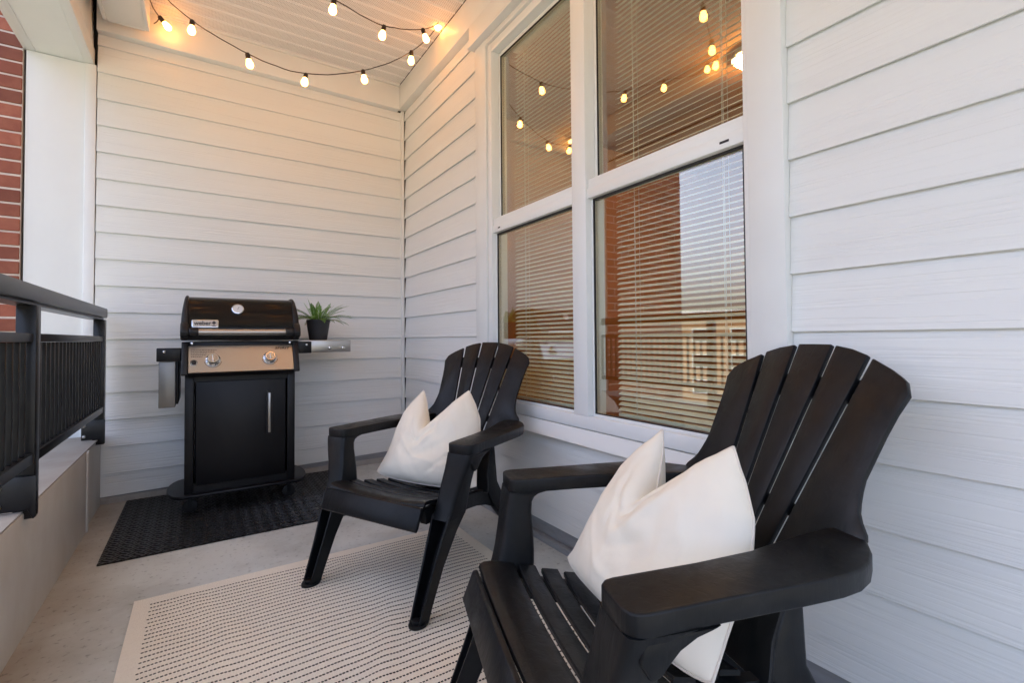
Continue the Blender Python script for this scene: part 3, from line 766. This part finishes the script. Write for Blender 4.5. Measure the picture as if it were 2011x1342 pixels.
# slanted control panel
def slant(x0, x1, yt, yb, zt, zb, th=.012):
    v = [(x0, yb, zb), (x1, yb, zb), (x1, yt, zt), (x0, yt, zt), (x0, yb+th, zb), (x1, yb+th, zb), (x1, yt+th, zt), (x0, yt+th, zt)]
    return mesh(v, [(0, 1, 2, 3), (7, 6, 5, 4), (0, 4, 5, 1), (1, 5, 6, 2), (2, 6, 7, 3), (3, 7, 4, 0)])
ytop, ybot, zt_, zb_ = .004, -.060, .884, .744
me = slant(-.250, .250, ytop, ybot, zt_, zb_); bevel_mesh(me, .002, 1)
cp = obj('control_panel', me, 'steel', gr)
for s in (-1, 1):
    a, b = (s*.251, s*.279) if s > 0 else (s*.279, s*.251)
    me = prism([(-.004, .905), (-.010, .895), (-.074, .738), (-.066, .732), (.03, .735), (.10, .80), (.10, .905)], a, b, 'x', .004, 2)
    obj('panel_end', me, 'cast', gr)
me = prism([(-.062, .742), (-.050, .722), (.008, .722), (.008, .742)], -.250, .250, 'x', .002, 1)
obj('panel_lip', me, 'cart', gr)
for s in (-1, 1):
    obj('screw', lathe([(0, -.012), (.006, -.011), (.007, -.006), (0, -.006)], 10, 'y', (s*.235, 0.0, .896)), 'chrome', gr)
pn_dir = Vector((0, ytop-ybot, zt_-zb_)).normalized()
pn_n = Vector((0, -(zt_-zb_), (ytop-ybot))).normalized()
def on_panel(x, t): return Vector((x, ybot+(ytop-ybot)*t, zb_+(zt_-zb_)*t))
def panel_rot():
    X = Vector((1, 0, 0)); Y = pn_dir; Z = pn_n
    return Matrix((X, Y, Z)).transposed().to_euler()
def disc(prof, n=32): return lathe(prof, n, 'z')
for kx, kt in ((-.140, .44), (.130, .48)):
    p0 = on_panel(kx, kt)
    kb = obj('burner_knob', disc([(0, .001), (.034, .001), (.034, .008), (.0285, .012), (.0270, .030), (.0245, .0335), (.0, .0335)]), 'chrome', gr, p0, panel_rot())
    obj('knob_face', disc([(0, .0337), (.0205, .0337), (.0200, .0352), (0, .0352)]), 'steel', kb)
    obj('knob_rib', box(-.0035, .0035, -.0185, .0185, .0354, .0405, .0015), 'chrome', kb)
    arc = []
    ring_v = []; ring_f = []
    for k in range(25):
        a = R(180+12+156*k/24 if False else 190+160*k/24)
        ring_v += [(.0385*math.cos(a), .0385*math.sin(a), .0008), (.0405*math.cos(a), .0405*math.sin(a), .0008)]
        if k: ring_f.append((2*k-2, 2*k-1, 2*k+1, 2*k))
    obj('dial_mark', mesh(ring_v, ring_f), 'ink', cp, p0, panel_rot())
pb = on_panel(-.225, .36)
bt = obj('igniter_button', disc([(0, .001), (.016, .001), (.016, .006), (.0135, .008), (0, .008)]), 'chrome', gr, pb, panel_rot())
obj('button_cap', disc([(0, .0082), (.0112, .0082), (.0112, .0145), (.009, .0165), (0, .0165)]), 'ink', bt)
tm = text_mesh('SPIRIT', .021, .0005)
for v in tm.vertices: v.co.x = v.co.x*1.35+v.co.y*.35
obj('lettering', tm, 'ink', cp, on_panel(.196, .87)+pn_n*.0008, panel_rot())
lines = []
for r_ in range(5):
    L = (.112, .105, .070, .058, .050)[r_]; x0 = -.238
    while x0 < -.238+L:
        wl_ = random.uniform(.004, .011); lines.append((x0, wl_, .83-.062*r_)); x0 += wl_+.0022
vv = []; ff = []
for x0, wl_, t in lines:
    for dx, dt in ((0, -.012), (wl_, -.012), (wl_, .012), (0, .012)):
        p_ = on_panel(x0+dx, t+dt)+pn_n*.0007; vv.append(p_)
    k = len(vv); ff.append((k-4, k-3, k-2, k-1))
ob = obj('fine_print', mesh(vv, ff), mat('grey print', (.12, .115, .11), .6), cp); ob['kind'] = 'stuff'
# lid: curved hood between two cast end caps
prof = [(-.020, .912), (-.034, .935), (-.034, .965), (-.028, 1.00), (-.012, 1.055), (.012, 1.105), (.040, 1.138), (.070, 1.152), (.11, 1.158), (.22, 1.158), (.30, 1.145), (.36, 1.10), (.39, 1.02), (.40, .912)]
def hood(scale, x0, x1, bev=0):
    c0 = Vector((.18, .93))
    pl = [((p[0]-c0.x)*scale+c0.x, max(.9085, (p[1]-c0.y)*scale+c0.y)) for p in prof]
    return prism(pl, x0, x1, 'x', bev, 2)
me = hood(.965, -.249, .249); sm(me, 30)
lid = obj('lid', me, 'enamel', gr)
for s in (-1, 1):
    a, b = (.2495, .284) if s > 0 else (-.284, -.2495)
    me = hood(1.0, a, b, .008)
    for v in me.vertices: v.co.x -= s*.020*max(0, (v.co.z-.95)/.21)**2*(1 if abs(v.co.x) > .262 else 0)
    obj('lid_end_cap', me, 'cast', gr)
    c0, c1 = (.205, .248) if s > 0 else (-.248, -.205)
    obj('handle_bracket', prism([(-.020, .930), (-.068, .938), (-.074, .955), (-.068, .973), (-.020, .985)], c0, c1, 'x', .004, 2), 'cast', gr)
    e0, e1 = (.2485, .284) if s > 0 else (-.284, -.2485)
    obj('handle_end', prism([(-.03, .922), (-.066, .932), (-.074, .955), (-.066, .978), (-.03, 1.01)], e0, e1, 'x', .006, 2), 'cast', gr)
obj('lid_handle', tube([(x, -.055, .956) for x in (-.205, -.1, 0, .1, .205)], .0165, 18), 'chrome' if False else 'steel', gr)
# thermometer, on the face of the hood
def hood_pt(z):
    pl = [((p[0]-.18)*.965+.18, (p[1]-.93)*.965+.93) for p in prof]
    for (y0, z0), (y1, z1) in zip(pl[1:], pl[2:]):
        if z0 <= z <= z1 and z1 > z0:
            t = (z-z0)/(z1-z0); return Vector((0, y0+(y1-y0)*t, z)), Vector((0, y1-y0, z1-z0)).normalized()
    return Vector((0, -.03, z)), Vector((0, 0, 1))
def hood_rot(z):
    p_, t = hood_pt(z); X = Vector((1, 0, 0)); n_ = X.cross(t)
    return Matrix((X, t, n_)).transposed().to_euler(), p_, n_
er, p_, n_ = hood_rot(1.078)
gg = obj('thermometer', disc([(0, .0), (.031, .0), (.032, .008), (.029, .014), (.0255, .0155), (.0250, .0125), (0, .0125)]), 'chrome', gr, Vector((-.026, p_.y, p_.z)), er)
obj('dial_face', disc([(0, .0127), (.0247, .0127), (.0247, .0131), (0, .0131)]), 'dial', gg)
nd = box(-.0009, .0009, -.004, .015, .0133, .0138); obj('needle', nd, 'ink', gg, None, (0, 0, R(-25)))
er, p_, n_ = hood_rot(1.000)
bd = obj('badge', prism([(-.056+.012*0, -.022), (.056, -.022), (.060, -.016), (.060, .016), (.056, .022), (-.056, .022), (-.060, .016), (-.060, -.016)], .0, .004, 'z', .0015, 2), 'chrome', gr, Vector((-.176, p_.y, p_.z)), er)
obj('badge_field', prism([(-.052, -.018), (.052, -.018), (.055, -.014), (.055, .014), (.052, .018), (-.052, .018), (-.055, .014), (-.055, -.014)], .0041, .0046, 'z'), mat('badge field', (.50, .49, .46), .45, metal=1), bd)
tm = text_mesh('weber', .030, .0005)
for v in tm.vertices: v.co.x = v.co.x*.98
obj('lettering', tm, 'ink', bd, (-.012, .0015, .0052))
ket = []
for k in range(16):
    a = 2*math.pi*k/16; ket.append((.039+.0085*math.cos(a), .004+.0075*math.sin(a)))
kett = join([prism(ket, .0047, .0056, 'z'), prism([(.037, .011), (.041, .011), (.041, .016), (.037, .016)], .0047, .0057, 'z'), prism([(.030, -.014), (.048, -.014), (.048, -.011), (.030, -.011)], .0047, .0056, 'z'), prism([(.0375, -.012), (.0405, -.012), (.0405, -.002), (.0375, -.002)], .0047, .0057, 'z')])
obj('kettle_mark', kett, 'ink', bd)
# right shelf, raised
sh = gbox('side_shelf', .285, .590, .035, .42, .835, .908, 'steel', .003)
gbox('shelf_bracket', .279, .357, .012, .0345, .832, .902, 'cart', .004, sh)
obj('bracket_bolt', lathe([(0, .004), (.006, .006), (.007, .0118), (0, .0118)], 12, 'y', (.328, 0, .882)), 'chrome', sh)
for xx in (.462, .540):
    obj('tool_hook', lathe([(0, .010), (.008, .012), (.010, .022), (.005, .0345), (0, .0345)], 14, 'y', (xx, 0, .862)), 'chrome', sh)
# left shelf, folded down
lf = gbox('folded_shelf', -.375, -.304, .015, .40, .566, .803, 'steel_dull', .003)
gbox('shelf_bracket', -.384, -.280, -.002, .0345, .805, .874, 'cart', .004, lf)
gbox('shelf_core', -.3035, -.292, .03, .39, .58, .803, 'cart', .003, lf)
obj('bracket_bolt', lathe([(0, -.010), (.006, -.008), (.007, -.0022), (0, -.0022)], 12, 'y', (-.352, 0, .855)), 'chrome', lf)

# ------------------------------------------------------------------ potted fern on the shelf
fx, fy, fz = -.683, -.315, .9165
pf = thing('potted_fern', 'small green fern in a charcoal pot on the grill shelf', 'plant', (fx, fy, fz))
obj('pot', lathe([(0, 0), (.050, 0), (.053, .004), (.060, .05), (.0685, .108), (.0705, .118), (.0695, .127), (.0655, .128), (.0645, .118), (0, .115)], 32), 'pot', pf)
obj('soil', lathe([(0, .1155), (.0635, .1185), (.03, .121), (0, .122)], 20), 'soil', pf)
rnd = random.Random(4)
NF = 48
for k in range(NF):
    az = 2*math.pi*k/NF*5.0+rnd.uniform(-.15, .15)
    if k < 8: el, Ln, dr_ = rnd.uniform(1.10, 1.5), rnd.uniform(.11, .15), .014
    elif k < 20: el, Ln, dr_ = rnd.uniform(.65, 1.0), rnd.uniform(.165, .21), .034
    else: el, Ln, dr_ = rnd.uniform(.30, .60), rnd.uniform(.18, .235), .042
    d = Vector((math.cos(az), math.sin(az), 0)); pts = []
    pos = Vector((d.x*.03, d.y*.03, .121)); n = 22
    for i in range(n+1):
        pts.append(pos.copy()); pos += (d*math.cos(el)+Vector((0, 0, 1))*math.sin(el))*(Ln/n); el -= dr_*rnd.uniform(.7, 1.3)
    vs = []; fs = []
    side = d.cross(Vector((0, 0, 1)))
    for i in range(n):
        a, b = pts[i], pts[i+1]; k0 = len(vs)
        vs += [a-side*.0008, a+side*.0008, b+side*.0006, b-side*.0006]; fs.append((k0, k0+1, k0+2, k0+3))
        if i < 2: continue
        ll = .021*math.sin(math.pi*min(1, (i+2)/(n+2)))**.6*(1.0 if i < n-2 else .6)
        t = (b-a).normalized()
        for s in (-1, 1):
            nrm = side*s*.93+t*.35-Vector((0, 0, 1))*.12; tip = a+nrm.normalized()*ll*rnd.uniform(.85, 1.1)
            wv = t*.0034; mid = a+(tip-a)*.45+Vector((0, 0, .0012)); k0 = len(vs)
            vs += [a, mid+wv, tip, mid-wv]; fs += [(k0, k0+1, k0+2), (k0, k0+2, k0+3)]
    obj('frond', mesh(vs, fs), 'fern', pf)

# ------------------------------------------------------------------ string lights
sl = thing('string_light', 'warm globe string lights on a dark cable under the ceiling', 'string light', (-.8, -.8, 2.85))
SLO = Vector((-.8, -.8, 2.85))
def zr(P): return Vector((P[0], P[1], P[2]+.93))
bulbs = [(-1.502, -.125, 1.815), (-1.355, -.499, 1.633), (-1.096, -.564, 1.504), (-.816, -.634, 1.446), (-.509, -.710, 1.521), (-.238, -.778, 1.689), (-.055, -.832, 1.915),
         (-.204, -.895, 1.774), (-.484, -1.000, 1.635), (-.768, -1.107, 1.606), (-1.05, -1.21, 1.645), (-1.33, -1.32, 1.75),
         (-1.50, -1.55, 1.82), (-1.25, -1.78, 1.66), (-.98, -1.93, 1.59), (-.70, -2.07, 1.60), (-.42, -2.20, 1.68), (-.15, -2.33, 1.80),
         (-.30, -2.55, 1.75), (-.60, -2.75, 1.64), (-.90, -2.95, 1.62), (-1.2, -3.15, 1.68), (-1.5, -3.4, 1.80)]
bulb_me = lathe([(0, -.055), (.0080, -.0537), (.0140, -.0495), (.0178, -.0425), (.0188, -.035), (.0178, -.027), (.0150, -.020), (.013, -.013), (.0115, -.006), (0, -.006)], 20)
sock_me = lathe([(0, -.007), (.0125, -.007), (.0125, .018), (.010, .026), (.0, .026)], 14)
rnd = random.Random(3)
cable = [Vector((-1.545, -.10, 2.765))]
for i, b in enumerate(bulbs):
    P = zr(b)+Vector((0, 0, .038)); tilt = (rnd.uniform(-.2, .2), rnd.uniform(-.25, .25), 0)
    if i == 0: tilt = (.15, -.75, 0)
    if i == 6: tilt = (.3, .9, 0)
    if i == 7: tilt = (0, -.4, 0)
    sk = obj('socket', sock_me, 'cord', sl, P-SLO, tilt)
    obj('bulb', bulb_me, 'bulb', sl, P-SLO, tilt)
    e = Matrix.Rotation(tilt[0], 3, 'X') if False else None
    top = P+Vector((0, 0, .024))
    if i == 0: top = P+Vector((-.018, 0, .016))
    if i == 1:
        cable += [Vector((-1.545, -.22, 2.80)), Vector((-1.545, -.42, 2.79))]
    if i == 12: cable += [Vector((-1.545, -1.42, 2.80))]
    if i == 18: cable += [Vector((-.035, -2.40, 2.80))]
    cable.append(top)
# a smooth line through the sockets
cr = []
for k in range(len(cable)-1):
    p0 = cable[max(0, k-1)]; p1 = cable[k]; p2 = cable[k+1]; p3 = cable[min(len(cable)-1, k+2)]
    for q in range(8):
        t = q/8
        v = .5*((2*p1)+(p2-p0)*t+(2*p0-5*p1+4*p2-p3)*t*t+(3*p1-p0-3*p2+p3)*t**3)
        w_ = .0035*math.sin(math.pi*t)
        v = v+Vector((0, noise.noise(v*9)*w_*2, noise.noise(v*11+Vector((5, 0, 0)))*w_*2.4))
        cr.append(v-SLO)
cr.append(cable[-1]-SLO)
obj('cable', tube(cr, .0028, 6), 'cord', sl)

# ------------------------------------------------------------------ across the street (seen in the glass)
def building(label, cx_, cy_, rz, wd_, dp_, ht, mw, rows_, cols_):
    b = thing('apartment_building', label, 'building', (cx_, cy_, -7), rz, 'buildings across the street')
    obj('wall', box(-wd_/2, wd_/2, 0, dp_, 0, ht), mw, b)
    rf = obj('roof', box(-wd_/2-.4, wd_/2+.4, -.4, dp_+.4, ht+.01, ht+.5), 'trim', b)
    fr_ = box(-.9, .9, -.08, -.005, -.85, .85); pn_ = box(-.75, .75, -.10, -.085, -.7, .7)
    for r_ in range(rows_):
        for c in range(cols_):
            o = obj('window', fr_, 'trim', b, (-wd_/2+wd_*(c+.5)/cols_, 0, 1.9+r_*3.1))
            obj('pane', pn_, 'cart', o)
M['tan'] = mat('tan cladding', (.42, .25, .13), .8)
building('tan apartment block across the street, reflected in the glass', -48, 34, R(55), 34, 12, 10.6, 'tan', 3, 8)
building('red brick apartment block farther along the street, reflected in the glass', -58, -6, R(84), 26, 12, 10.2, 'brick', 3, 6)
